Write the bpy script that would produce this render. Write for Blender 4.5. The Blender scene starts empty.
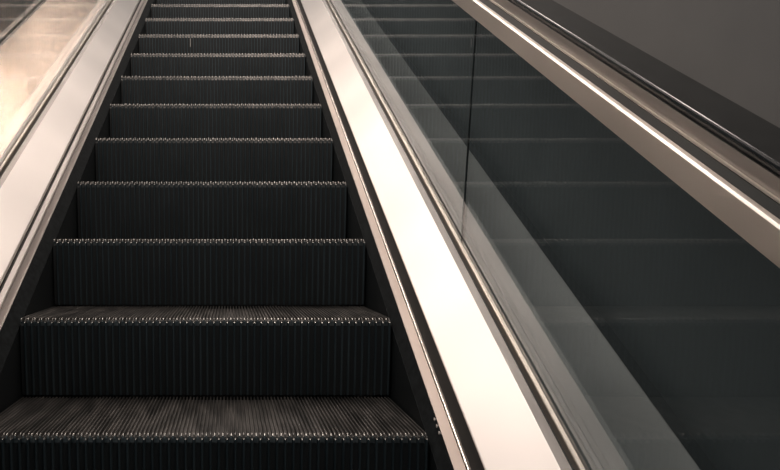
import bpy, math, random
from mathutils import Vector

# ------------------------------------------------------------------ frame of the incline
TH = math.radians(30.0)
D = Vector((0, math.cos(TH), math.sin(TH)))          # along the escalator, uphill
N = Vector((0, -math.sin(TH), math.cos(TH)))         # square to the slope, up
O = Vector((0, 0, 2.0))                              # nose line of the lowest visible step
RUN, RISE, W = 0.389, 0.389 * math.tan(TH), 1.03
PITCH = math.hypot(RUN, RISE)

def P(x, s, v):
    return O + Vector((x, 0, 0)) + D * s + N * v

scene = bpy.context.scene
scene.view_settings.view_transform = 'Standard'
scene.view_settings.look = 'None'
scene.view_settings.gamma = 1
scene.view_settings.use_curve_mapping = False
scene.view_settings.exposure = 0.0

# ------------------------------------------------------------------ camera
cam_data = bpy.data.cameras.new('camera')
cam = bpy.data.objects.new('camera', cam_data)
scene.collection.objects.link(cam)
cam.location = P(0.0657, -1.2556, 1.22)
cam.rotation_euler = (math.radians(90.77), 0, 0)
cam_data.sensor_width = 36
cam_data.lens = 745 / 780 * 36
cam_data.shift_x = 161 / 780
cam_data.clip_start = 0.05
scene.camera = cam

# ------------------------------------------------------------------ world and lamps
world = bpy.data.worlds.new('world')
scene.world = world
world.use_nodes = True
bg = world.node_tree.nodes['Background']
bg.inputs[0].default_value = (0.50, 0.72, 0.84, 1)
bg.inputs[1].default_value = 0.14

def area(name, loc, target, sx, sy, power, col):
    l = bpy.data.lights.new(name, 'AREA')
    l.shape = 'RECTANGLE'; l.size = sx; l.size_y = sy
    l.energy = power; l.color = col
    o = bpy.data.objects.new(name, l)
    scene.collection.objects.link(o)
    o.location = loc
    o.rotation_euler = (target - loc).to_track_quat('-Z', 'Y').to_euler()
    return o

WARM = (1.0, 0.88, 0.80)
PEACH = (1.0, 0.81, 0.68)
# two rows of ceiling fittings that follow the incline
for s in (1.4, 3.4, 5.4, 7.4, 9.4, 11.4):
    area('ceiling_lamp', P(-1.3, s, 3.0), P(-1.1, s, 0), 1.3, 0.45, 27, WARM)
for s in (0.6, 2.6, 4.6, 6.6, 8.6, 10.6):
    area('ceiling_lamp', P(0.45, s, 3.0), P(0.35, s, 0), 0.8, 0.45, 37, WARM)
for s in (6.4, 9.3, 12.2, 15.1):
    area('ceiling_lamp', P(-3.25, s, 3.0), P(-3.0, s, 0), 0.7, 0.5, 60, PEACH)

# ------------------------------------------------------------------ materials
def mat(name):
    m = bpy.data.materials.new(name); m.use_nodes = True
    nt = m.node_tree
    return m, nt, nt.nodes['Principled BSDF']

def noise_col(nt, bsdf, c0, c1, scale, detail=4, vec=(1, 1, 1), lo=0.35, hi=0.65, rough=None):
    tc = nt.nodes.new('ShaderNodeTexCoord')
    mp = nt.nodes.new('ShaderNodeMapping'); mp.inputs['Scale'].default_value = vec
    no = nt.nodes.new('ShaderNodeTexNoise'); no.inputs['Scale'].default_value = scale
    no.inputs['Detail'].default_value = detail
    cr = nt.nodes.new('ShaderNodeValToRGB')
    cr.color_ramp.elements[0].position = lo; cr.color_ramp.elements[0].color = (*c0, 1)
    cr.color_ramp.elements[1].position = hi; cr.color_ramp.elements[1].color = (*c1, 1)
    nt.links.new(tc.outputs['Object'], mp.inputs[0]); nt.links.new(mp.outputs[0], no.inputs['Vector'])
    nt.links.new(no.outputs['Fac'], cr.inputs[0]); nt.links.new(cr.outputs[0], bsdf.inputs['Base Color'])
    if rough:
        mr = nt.nodes.new('ShaderNodeMapRange')
        mr.inputs['To Min'].default_value = rough[0]; mr.inputs['To Max'].default_value = rough[1]
        nt.links.new(no.outputs['Fac'], mr.inputs['Value']); nt.links.new(mr.outputs[0], bsdf.inputs['Roughness'])
    return no

def brushed(name, col, r0, r1, aniso):
    """stainless steel brushed along the incline: reflections smear across it"""
    m, nt, b = mat(name)
    b.inputs['Metallic'].default_value = 1
    c1 = tuple(min(1, c * 1.08) for c in col); c0 = tuple(c * 0.92 for c in col)
    noise_col(nt, b, c0, c1, 2.2, 1.5, (1, 1, 1), 0.3, 0.7, (r0, r1))
    geo = nt.nodes.new('ShaderNodeNewGeometry')
    cr = nt.nodes.new('ShaderNodeVectorMath'); cr.operation = 'CROSS_PRODUCT'
    nt.links.new(geo.outputs['Normal'], cr.inputs[0]); cr.inputs[1].default_value = D
    nm = nt.nodes.new('ShaderNodeVectorMath'); nm.operation = 'NORMALIZE'
    nt.links.new(cr.outputs[0], nm.inputs[0])
    nt.links.new(nm.outputs[0], b.inputs['Tangent'])
    b.inputs['Anisotropic'].default_value = aniso
    return m

M_deck = brushed('brushed_steel_deck', (0.79, 0.735, 0.70), 0.42, 0.5, 0.85)
M_outer = brushed('brushed_steel_shaded', (0.38, 0.355, 0.335), 0.38, 0.48, 0.75)  # outer steel, with the right deck's shade put into the colour
M_trim = brushed('brushed_steel_trim', (0.34, 0.285, 0.255), 0.38, 0.45, 0.0)
M_clamp = brushed('clamp_steel', (0.60, 0.54, 0.48), 0.32, 0.36, 0.5)
M_outl = brushed('brushed_steel_lit', (0.86, 0.70, 0.60), 0.25, 0.28, 0.3)  # same outer steel, with the left deck's lamp light put into the colour
M_rail = brushed('rail_cap_steel', (0.70, 0.645, 0.59), 0.27, 0.32, 0.25)
M_dark = brushed('dark_steel', (0.11, 0.108, 0.103), 0.35, 0.4, 0.0)
M_dark2 = brushed('dark_trim_steel', (0.22, 0.195, 0.18), 0.38, 0.42, 0.0)  # darker trim steel for the left side
M_guide = brushed('guide_steel', (0.38, 0.35, 0.325), 0.3, 0.36, 0.0)
M_chan = brushed('channel_steel', (0.38, 0.35, 0.33), 0.4, 0.45, 0.0)

M_bead, nt, b = mat('polished_bead')
b.inputs['Base Color'].default_value = (0.8, 0.76, 0.7, 1); b.inputs['Metallic'].default_value = 1
b.inputs['Roughness'].default_value = 0.22

M_skirt, nt, b = mat('skirt_black')
noise_col(nt, b, (0.008, 0.010, 0.011), (0.014, 0.016, 0.017), 6, 5, (1, 1, 1), .35, .65, (0.4, 0.55))
b.inputs['Specular IOR Level'].default_value = 0.25

M_brush, nt, b = mat('brush_bristle')
noise_col(nt, b, (0.003, 0.004, 0.0045), (0.009, 0.011, 0.012), 60, 3, (1, 1, 1), .35, .65)
b.inputs['Roughness'].default_value = 0.8
b.inputs['Specular IOR Level'].default_value = 0.15

M_gap, nt, b = mat('rubber_and_shade_black')  # black for gaskets and seams, also for painted shade
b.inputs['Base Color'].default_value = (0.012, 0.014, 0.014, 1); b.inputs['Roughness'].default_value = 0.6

M_rubber, nt, b = mat('handrail_rubber')
noise_col(nt, b, (0.008, 0.009, 0.009), (0.013, 0.014, 0.014), 20, 3, (1, 1, 1), .35, .65)
b.inputs['Roughness'].default_value = 0.2
b.inputs['Specular IOR Level'].default_value = 0.36

M_tread, nt, b = mat('tread_metal')
noise_col(nt, b, (0.09, 0.088, 0.085), (0.27, 0.25, 0.235), 30, 6, (1, 0.2, 1), .3, .7, (0.28, 0.48))
b.inputs['Metallic'].default_value = 0.85

M_tip, nt, b = mat('worn_tip')
b.inputs['Base Color'].default_value = (0.33, 0.315, 0.295, 1); b.inputs['Metallic'].default_value = 1
b.inputs['Roughness'].default_value = 0.38

M_riser, nt, b = mat('riser_metal')
noise_col(nt, b, (0.026, 0.040, 0.047), (0.056, 0.076, 0.085), 14, 6, (1, 1, 0.25), .3, .7, (0.4, 0.6))
b.inputs['Metallic'].default_value = 0.5

M_groove, nt, b = mat('riser_groove')
b.inputs['Base Color'].default_value = (0.005, 0.007, 0.008, 1); b.inputs['Roughness'].default_value = 0.7

M_body, nt, b = mat('step_body')
b.inputs['Base Color'].default_value = (0.01, 0.012, 0.013, 1); b.inputs['Roughness'].default_value = 0.8

M_scuff, nt, b = mat('worn_scuff')
b.inputs['Base Color'].default_value = (0.35, 0.34, 0.32, 1); b.inputs['Roughness'].default_value = 0.6

M_wall, nt, b = mat('painted_wall')
no = noise_col(nt, b, (0.125, 0.121, 0.117), (0.160, 0.154, 0.148), 2.5, 8, (1, 1, 1), .3, .7)
b.inputs['Roughness'].default_value = 0.75

M_under, nt, b = mat('underside')
b.inputs['Base Color'].default_value = (0.02, 0.022, 0.023, 1); b.inputs['Roughness'].default_value = 0.8

def glass(name, t):
    m = bpy.data.materials.new(name); m.use_nodes = True
    nt = m.node_tree; nt.nodes.clear()
    out = nt.nodes.new('ShaderNodeOutputMaterial')
    tr = nt.nodes.new('ShaderNodeBsdfTransparent'); tr.inputs[0].default_value = (*t, 1)
    gl = nt.nodes.new('ShaderNodeBsdfGlossy'); gl.inputs['Roughness'].default_value = 0.0
    gl.inputs[0].default_value = (1, 1, 1, 1)
    fr = nt.nodes.new('ShaderNodeFresnel')
    geo = nt.nodes.new('ShaderNodeNewGeometry')
    mr = nt.nodes.new('ShaderNodeMapRange')
    mr.inputs['To Min'].default_value = 1.52; mr.inputs['To Max'].default_value = 1 / 1.52
    nt.links.new(geo.outputs['Backfacing'], mr.inputs['Value']); nt.links.new(mr.outputs[0], fr.inputs['IOR'])
    mx = nt.nodes.new('ShaderNodeMixShader')
    nt.links.new(fr.outputs[0], mx.inputs[0]); nt.links.new(tr.outputs[0], mx.inputs[1])
    nt.links.new(gl.outputs[0], mx.inputs[2]); nt.links.new(mx.outputs[0], out.inputs[0])
    return m
M_glass = glass('tinted_glass', (0.755, 0.818, 0.84))
M_glass_clear = glass('clear_glass', (0.95, 0.955, 0.95))

# ------------------------------------------------------------------ helpers
def mesh_obj(name, verts, faces, m, parent=None, smooth=False, loc=None):
    me = bpy.data.meshes.new(name)
    base = loc if loc is not None else Vector((0, 0, 0))
    me.from_pydata([tuple(Vector(v) - base) for v in verts], [], faces)
    me.materials.append(m)
    me.update()
    import bmesh
    bm = bmesh.new(); bm.from_mesh(me)
    bmesh.ops.recalc_face_normals(bm, faces=bm.faces)
    bm.to_mesh(me); bm.free()
    if smooth:
        me.shade_smooth()
    o = bpy.data.objects.new(name, me)
    scene.collection.objects.link(o)
    o.location = base
    if parent is not None:
        o.parent = parent
        o.location = base - parent.location
    return o

def tag(o, label=None, cat=None, group=None, kind=None):
    if label: o['label'] = label
    if cat: o['category'] = cat
    if group: o['group'] = group
    if kind: o['kind'] = kind
    return o

def empty(name, loc, *t):
    o = bpy.data.objects.new(name, None)
    scene.collection.objects.link(o); o.location = loc
    o.empty_display_size = 0.1
    return tag(o, *t)

EDGE = W / 2
def prism(name, prof, x_of, s0, s1, m, parent=None, nseg=1, skew=0.0):
    """closed profile [(a, v)] run along the incline; skew moves the ends with height"""
    n = len(prof); verts = []; faces = []
    for k in range(nseg + 1):
        s = s0 + (s1 - s0) * k / nseg
        for a, v in prof:
            verts.append(P(x_of(a), s + skew * (v - 0.16), v))
    for k in range(nseg):
        for i in range(n):
            j = (i + 1) % n
            faces.append((k * n + i, k * n + j, (k + 1) * n + j, (k + 1) * n + i))
    faces.append(tuple(range(n))); faces.append(tuple(range(nseg * n, nseg * n + n))[::-1])
    return mesh_obj(name, verts, faces, m, parent, loc=P(x_of(prof[0][0]), s0, prof[0][1]))

def rounded(pts, r, k=4):
    """round the corners of a closed polygon"""
    out = []
    n = len(pts)
    for i in range(n):
        p0, p1, p2 = Vector(pts[i - 1]), Vector(pts[i]), Vector(pts[(i + 1) % n])
        a = (p0 - p1); b_ = (p2 - p1)
        rr = min(r, a.length * .45, b_.length * .45)
        A = p1 + a.normalized() * rr; B = p1 + b_.normalized() * rr
        for q in range(k + 1):
            t = q / k
            out.append(tuple((1 - t) ** 2 * A + 2 * t * (1 - t) * p1 + t * t * B))
    return out

def add_bevel(o, w, seg=2):
    md = o.modifiers.new('bevel', 'BEVEL'); md.width = w; md.segments = seg; md.limit_method = 'ANGLE'

S0, S1 = -2.0, 7.6

# ------------------------------------------------------------------ setting
wx = 0.995
wl = mesh_obj('wall_right', [(wx, -4, -1), (wx + .15, -4, -1), (wx + .15, 9, -1), (wx, 9, -1),
                             (wx, -4, 9), (wx + .15, -4, 9), (wx + .15, 9, 9), (wx, 9, 9)],
              [(0, 1, 2, 3), (4, 5, 6, 7), (0, 1, 5, 4), (1, 2, 6, 5), (2, 3, 7, 6), (3, 0, 4, 7)], M_wall)
tag(wl, kind='structure')
un = prism('trim_1', [(-3.4, -.62), (wx, -.62), (wx, -.56), (-3.4, -.56)], lambda a: a, S0, S1, M_under)
tag(un, kind='structure')

# ------------------------------------------------------------------ balustrades
SEAM_SKEW = 0.316
def balustrade(cx, side, seam, label, gmat, bolts=True, da=0, trimmat=None):
    X = lambda a: cx + side * (EDGE + a)
    root = empty('escalator_balustrade', P(X(.1), S0, -.35), label, 'balustrade')
    sk = prism('skirt_panel', [(.0095, -.4), (.0095, -.03), (.022, -.03), (.022, -.4)], X, S0, S1, M_skirt, root)
    br = prism('skirt_brush', [(.0097, -.0295), (.0285 + da, .008), (.034 + da, .008), (.034 + da, -.0295)], X, S0, S1, M_brush, root)
    tr = prism('skirt_trim', rounded([(.0290 + da, .0085), (.0290 + da, .0125), (.0545 + da, .0145), (.0545 + da, .0085)], .0015, 2), X, S0, S1, trimmat or M_trim, root)
    if da == 0:  # one polished face: bright reflection as bead, dark reflection as black fill
        bd = prism('bead_moulding', [(.0563, .006), (.0563, .0125), (.0572, .0150), (.0590, .0160), (.0615, .021), (.068, .021), (.068, .006)],
                   X, S0, S1, M_bead, root)
        gp = prism('shadow_gap', [(.0617, .0212), (.0668, .0722), (.074, .0722), (.074, .0212)], X, S0, S1, M_gap, root)
    else:  # left bead made broader, in paler steel, to stand in for its brighter reflection
        bd = prism('bead_moulding', [(.0652, .006), (.0652, .0155), (.0662, .0172), (.0820, .0190), (.0820, .006)],
                   X, S0, S1, M_deck, root)
        gp = prism('shadow_gap', [(.0822, .0060), (.0822, .030), (.0870, .030), (.0870, .006)], X, S0, S1, M_gap, root)
    dk = prism('inner_deck', rounded([(.0745, .05), (.0665, .0725), (.0665, .0770), (.170, .160), (.170, .14), (.10, .03)], .0015, 2), X, S0, S1, M_deck, root)
    ds = prism('glass_channel', [(.1705, .12), (.1705, .158), (.1915, .158), (.1915, .12)], X, S0, S1, M_chan, root)
    cl = prism('glass_gasket', [(.192, .12), (.192, .148), (.2100, .148), (.2100, .12)], X, S0, S1, M_gap, root)
    c2 = prism('clamp_strip', [(.2015, .1485), (.2015, .1640), (.2022, .1665), (.2038, .1680), (.2100, .1685), (.2100, .1485)],
               X, S0, S1, M_clamp, root)
    c3 = prism('outer_clamp_strip', [(.2215, .12), (.2215, .160), (.238, .160), (.238, .12)], X, S0, S1, M_outer, root)
    # glass panes, ends leaning as the seam does
    a0, a1, v0, v1 = .2105, .2170, .125, .80
    L = 3.6
    s = seam - 2 * L
    while s < S1 - .1:
        lo, hi = max(s + .003, S0 + .25), min(s + L - .003, S1 - .22)
        if hi - lo > .3:
            g = prism('glass_pane', [(a0, v0), (a0, v1), (a1, v1), (a1, v0)], X, lo, hi, gmat, root, skew=SEAM_SKEW)
            if lo > S0 + .31:
                prism('pane_seam', [(a0 + .001, v0 + .02), (a0 + .001, v1 - .01), (a1 - .001, v1 - .01), (a1 - .001, v0 + .02)], X,
                      lo - .0055, lo - .0005, M_gap, root, skew=SEAM_SKEW)
        s += L
    # steel cap along the top of the glass, with its flange, ledge and guide
    f = lambda x: x - .449
    cap = rounded([(f(.640), .763), (f(.640), .8020), (f(.6430), .8052), (f(.6495), .8070), (f(.6495), .800),
                   (f(.664), .800), (f(.664), .8445), (f(.715), .8445), (f(.715), .8195), (f(.722), .811), (f(.722), .763)], .0006, 2)
    rc = prism('rail_cap', cap, X, S0, S1, M_rail, root)
    prism('cap_channel', [(f(.6498), .8005), (f(.6498), .8068), (f(.6545), .8185), (f(.6636), .8185), (f(.6636), .8005)], X, S0, S1, M_dark, root)
    prism('guide_bead', rounded([(f(.6548), .8190), (f(.6548), .8222), (f(.6590), .8226), (f(.6590), .8190)], .001, 2), X, S0, S1, M_rail, root)
    prism('guide_strip', [(f(.6592), .8190), (f(.6592), .8464), (f(.6636), .8464), (f(.6636), .8190)], X, S0, S1, M_guide, root)
    if bolts:
        for (bs, bv) in ((.040, 0), (.018, 0), (-.004, 0)):
            pts = []
            c = P(X(.0262), bs, .006)
            nn = Vector((-side, -.6, 1.0)).normalized()
            for k in range(8):
                t = k * math.tau / 8
                pts.append(c + D * .0048 * math.cos(t) + N * .0048 * math.sin(t) - nn * .004)
            for k in range(8):
                t = k * math.tau / 8
                pts.append(c + D * .0038 * math.cos(t) + N * .0038 * math.sin(t) + nn * .002)
            fc = [tuple(range(8, 16)), tuple(range(8))] + [(k, (k + 1) % 8, 8 + (k + 1) % 8, 8 + k) for k in range(8)]
            mesh_obj('bolt_head', pts, fc, M_deck, root)
    return root, X, f

def handrail(X, f, label):
    pr = rounded([(f(.6470), .8470), (f(.6470), .8650), (f(.728), .8650), (f(.728), .8470)], .0075, 9)
    r = prism('handrail', pr, X, S0, S1, M_rubber, nseg=1)
    for p in r.data.polygons: p.use_smooth = False
    return tag(r, label, 'handrail')

balR, XR, f_ = balustrade(0, 1, .583, 'right glass balustrade with bright steel deck, mirroring the black steps', M_glass)
balL, XL, _ = balustrade(0, -1, .4, 'left glass balustrade with bright steel deck beside the black steps', M_glass_clear, bolts=False, da=.0085, trimmat=M_dark2)
balA, XA, _ = balustrade(-1.904, 1, 3.33, 'far glass balustrade of the neighbouring escalator in the upper left corner', M_glass_clear, bolts=False)
handrail(XR, f_, 'black rubber handrail running along the top of the right balustrade')
handrail(XL, f_, 'black rubber handrail along the left balustrade, just outside the frame')
handrail(XA, f_, 'black rubber handrail on the neighbouring escalator beyond the wide steel deck')

# outer decks
od = prism('outer_deck', rounded([(EDGE + .2385, .10), (EDGE + .2385, .160), (.946, .160), (.946, .10)], .003, 2), lambda a: a, S0, S1, M_outer)
tag(od, 'narrow grey steel deck behind the right glass, along the wall', 'deck')
od2 = prism('outer_deck', rounded([(-EDGE - .2385, .10), (-EDGE - .2385, .160), (-1.904 + EDGE + .2385, .160), (-1.904 + EDGE + .2385, .10)], .003, 2),
            lambda a: a, S0, S1, M_outl)
tag(od2, 'wide shining steel deck between the two escalators on the left', 'deck')

gf = prism('shade_strip', [(.9465, .02), (.9465, .10), (.955, .138), (.9945, .138), (.9945, .02)], lambda a: a, S0, S1, M_gap)  # black strip standing in for the shade between deck and wall
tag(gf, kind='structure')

# ------------------------------------------------------------------ steps
def build_step():
    NC = 110
    W = 1.040
    pit = W / NC
    y1 = RUN + .026
    tv, tf = [], []
    def box(V, F, x0, x1, y0, y1_, z0, z1):
        b0 = len(V)
        V += [(x0, y0, z0), (x1, y0, z0), (x1, y1_, z0), (x0, y1_, z0), (x0, y0, z1), (x1, y0, z1), (x1, y1_, z1), (x0, y1_, z1)]
        F += [(b0, b0 + 3, b0 + 2, b0 + 1), (b0 + 4, b0 + 5, b0 + 6, b0 + 7), (b0, b0 + 1, b0 + 5, b0 + 4), (b0 + 1, b0 + 2, b0 + 6, b0 + 5),
              (b0 + 2, b0 + 3, b0 + 7, b0 + 6), (b0 + 3, b0, b0 + 4, b0 + 7)]
    box(tv, tf, -W / 2, W / 2, .010, y1, -.022, -.0095)
    def cleat(xc, prof, wt, wb):
        """profile (y, ztop) lofted, trapezoid section"""
        b0 = len(tv); n = len(prof)
        for y, z in prof:
            zb = -.0105
            zz = max(z, zb + .0005)
            tv.extend([(xc - wb, y, zb), (xc - wt, y, zz - .0009), (xc - wt * .55, y, zz), (xc + wt * .55, y, zz), (xc + wt, y, zz - .0009), (xc + wb, y, zb)])
        for k in range(n - 1):
            for i in range(5):
                a = b0 + k * 6 + i
                tf.append((a, a + 6, a + 7, a + 1))
        tf.append(tuple(b0 + i for i in range(6)))
        tf.append(tuple(b0 + (n - 1) * 6 + i for i in range(5, -1, -1)))
    for k in range(NC):
        xc = -W / 2 + pit * (k + .5)
        if k % 2 == 0:
            cleat(xc, [(.0, -.0085), (.0008, -.004), (.003, -.0012), (.007, 0), (y1, 0)], .0019, .0023)
        else:
            cleat(xc, [(.009, -.0085), (.011, -.004), (.014, -.0015), (.02, -.0006), (y1, -.0006)], .0017, .0023)
    tread = (tv, tf)
    rv, rf = [], []
    H = RISE - .004
    seg = 8
    yf = lambda z: .006 + .028 * (min(1, max(0, (-z - .01) / H))) ** 1.4
    # curved plate
    zs = [-.0225 - (H - .0225) * i / seg for i in range(seg + 1)]
    b0 = len(rv)
    for z in zs:
        rv += [(-W / 2, yf(z), z), (W / 2, yf(z), z), (W / 2, yf(z) + .012, z), (-W / 2, yf(z) + .012, z)]
    for k in range(seg):
        for i in range(4):
            a = b0 + k * 4 + i; c = b0 + k * 4 + (i + 1) % 4
            rf.append((a, c, c + 4, a + 4))
    rf.append((b0, b0 + 3, b0 + 2, b0 + 1)); e = b0 + seg * 4; rf.append((e, e + 1, e + 2, e + 3))
    # ribs, under the odd cleats, with a tooth at the head of each
    for k in range(1, NC, 2):
        xc = -W / 2 + pit * (k + .5)
        zz = [-.0112, -.0135, -.018, -.024] + zs[1:]
        pr = [.0045, .0062, .0066, .0062] + [.0055] * seg
        b0 = len(rv)
        for z, p in zip(zz, pr):
            y = yf(z); w = .0034 if z > -.02 else .0040
            rv += [(xc - w, y + .004, z), (xc - w * .62, y - p * .7, z), (xc - w * .3, y - p, z), (xc + w * .3, y - p, z), (xc + w * .62, y - p * .7, z), (xc + w, y + .004, z)]
        n = len(zz)
        for q in range(n - 1):
            for i in range(5):
                a = b0 + q * 6 + i
                rf.append((a, a + 1, a + 7, a + 6))
        rf.append(tuple(b0 + i for i in range(5, -1, -1)))
        rf.append(tuple(b0 + (n - 1) * 6 + i for i in range(6)))
    # nose backing between tread and riser
    box(rv, rf, -W / 2, W / 2, .0085, .02, -.0225, -.0225 + .0002)
    sv, sf = [], []
    for sx in (-1, 1):
        x0, x1 = sorted((sx * (W / 2 - .006), sx * (W / 2 - .018)))
        b0 = len(sv)
        prof = [(.02, -.0225), (y1 - .01, -.0225), (y1 - .01, -.06), (.07, -.27), (.05, -RISE + .006)]
        for x in (x0, x1):
            sv += [(x, y, z) for y, z in prof]
        n = len(prof)
        sf.append(tuple(b0 + i for i in range(n))); sf.append(tuple(b0 + n + i for i in range(n))[::-1])
        for i in range(n):
            j = (i + 1) % n
            sf.append((b0 + i, b0 + n + i, b0 + n + j, b0 + j))
    return tread, (rv, rf), (sv, sf)

tr_, ri_, si_ = build_step()
step0 = empty('escalator_step', O)
t = mesh_obj('tread', tr_[0], tr_[1], M_tread); t.parent = step0
r = mesh_obj('riser', ri_[0], ri_[1], M_riser); r.parent = step0
half_v, half_f = len(si_[0]) // 2, len(si_[1]) // 2
sd = mesh_obj('side_bracket', si_[0][:half_v], si_[1][:half_f], M_body); sd.parent = step0
se = mesh_obj('side_bracket', si_[0][half_v:], [tuple(i - half_v for i in f) for f in si_[1][half_f:]], M_body); se.parent = step0
# worn bright metal on the front ends of the cleats
for me_, fn in ((t.data, lambda c: c.y < .0075 and c.z > -.0095), (r.data, lambda c: c.z > -.0130)):
    me_.materials.append(M_tip)
    for p in me_.polygons:
        if fn(p.center): p.material_index = 1
r.data.materials.append(M_groove)
for p in r.data.polygons[:34]: p.material_index = 2
ORD = ['lowest', 'second', 'third', 'fourth', 'fifth', 'sixth', 'seventh', 'eighth', 'ninth', 'tenth', 'eleventh', 'twelfth', 'thirteenth', 'fourteenth']
def put(i, cx, label, group, use_first=False):
    if use_first:
        root = step0
    else:
        root = step0.copy(); scene.collection.objects.link(root)
        for ch in (t, r, sd, se):
            c = ch.copy(); scene.collection.objects.link(c); c.parent = root
    root.location = O + Vector((cx, i * RUN, i * RISE))
    tag(root, label, 'step', group)
    return root
G = 'black ribbed steps of the escalator'
for i in range(0, 13):
    if i == 0: lb = 'lowest black ribbed step, its lit tread widest across the foreground'
    elif i == 1: lb = 'second black ribbed step from the bottom, narrow lit tread showing'
    elif i == 12: lb = 'highest black ribbed step, thirteenth from the bottom of the photo'
    else: lb = '%s black ribbed escalator step counted up from the bottom' % ORD[i]
    st = put(i, 0, lb, G, i == 0)
    if i == 8:
        mesh_obj('scuff_mark', [(-.186, -.0015, -.03), (-.183, -.0015, -.03), (-.183, -.0015, -.085), (-.186, -.0015, -.085),
                                (-.186, .006, -.03), (-.183, .006, -.03), (-.183, .008, -.085), (-.186, .008, -.085)],
                 [(0, 1, 2, 3), (4, 5, 6, 7), (0, 1, 5, 4), (1, 2, 6, 5), (2, 3, 7, 6), (3, 0, 4, 7)], M_scuff).parent = st
put(-1, 0, 'black ribbed step whose tread starts below the bottom edge of the photo', G)
for i in range(7, 13):
    put(i, -1.904, 'dark ribbed step of the neighbouring escalator, glimpsed through glass in the upper left corner', 'steps of the neighbouring escalator')
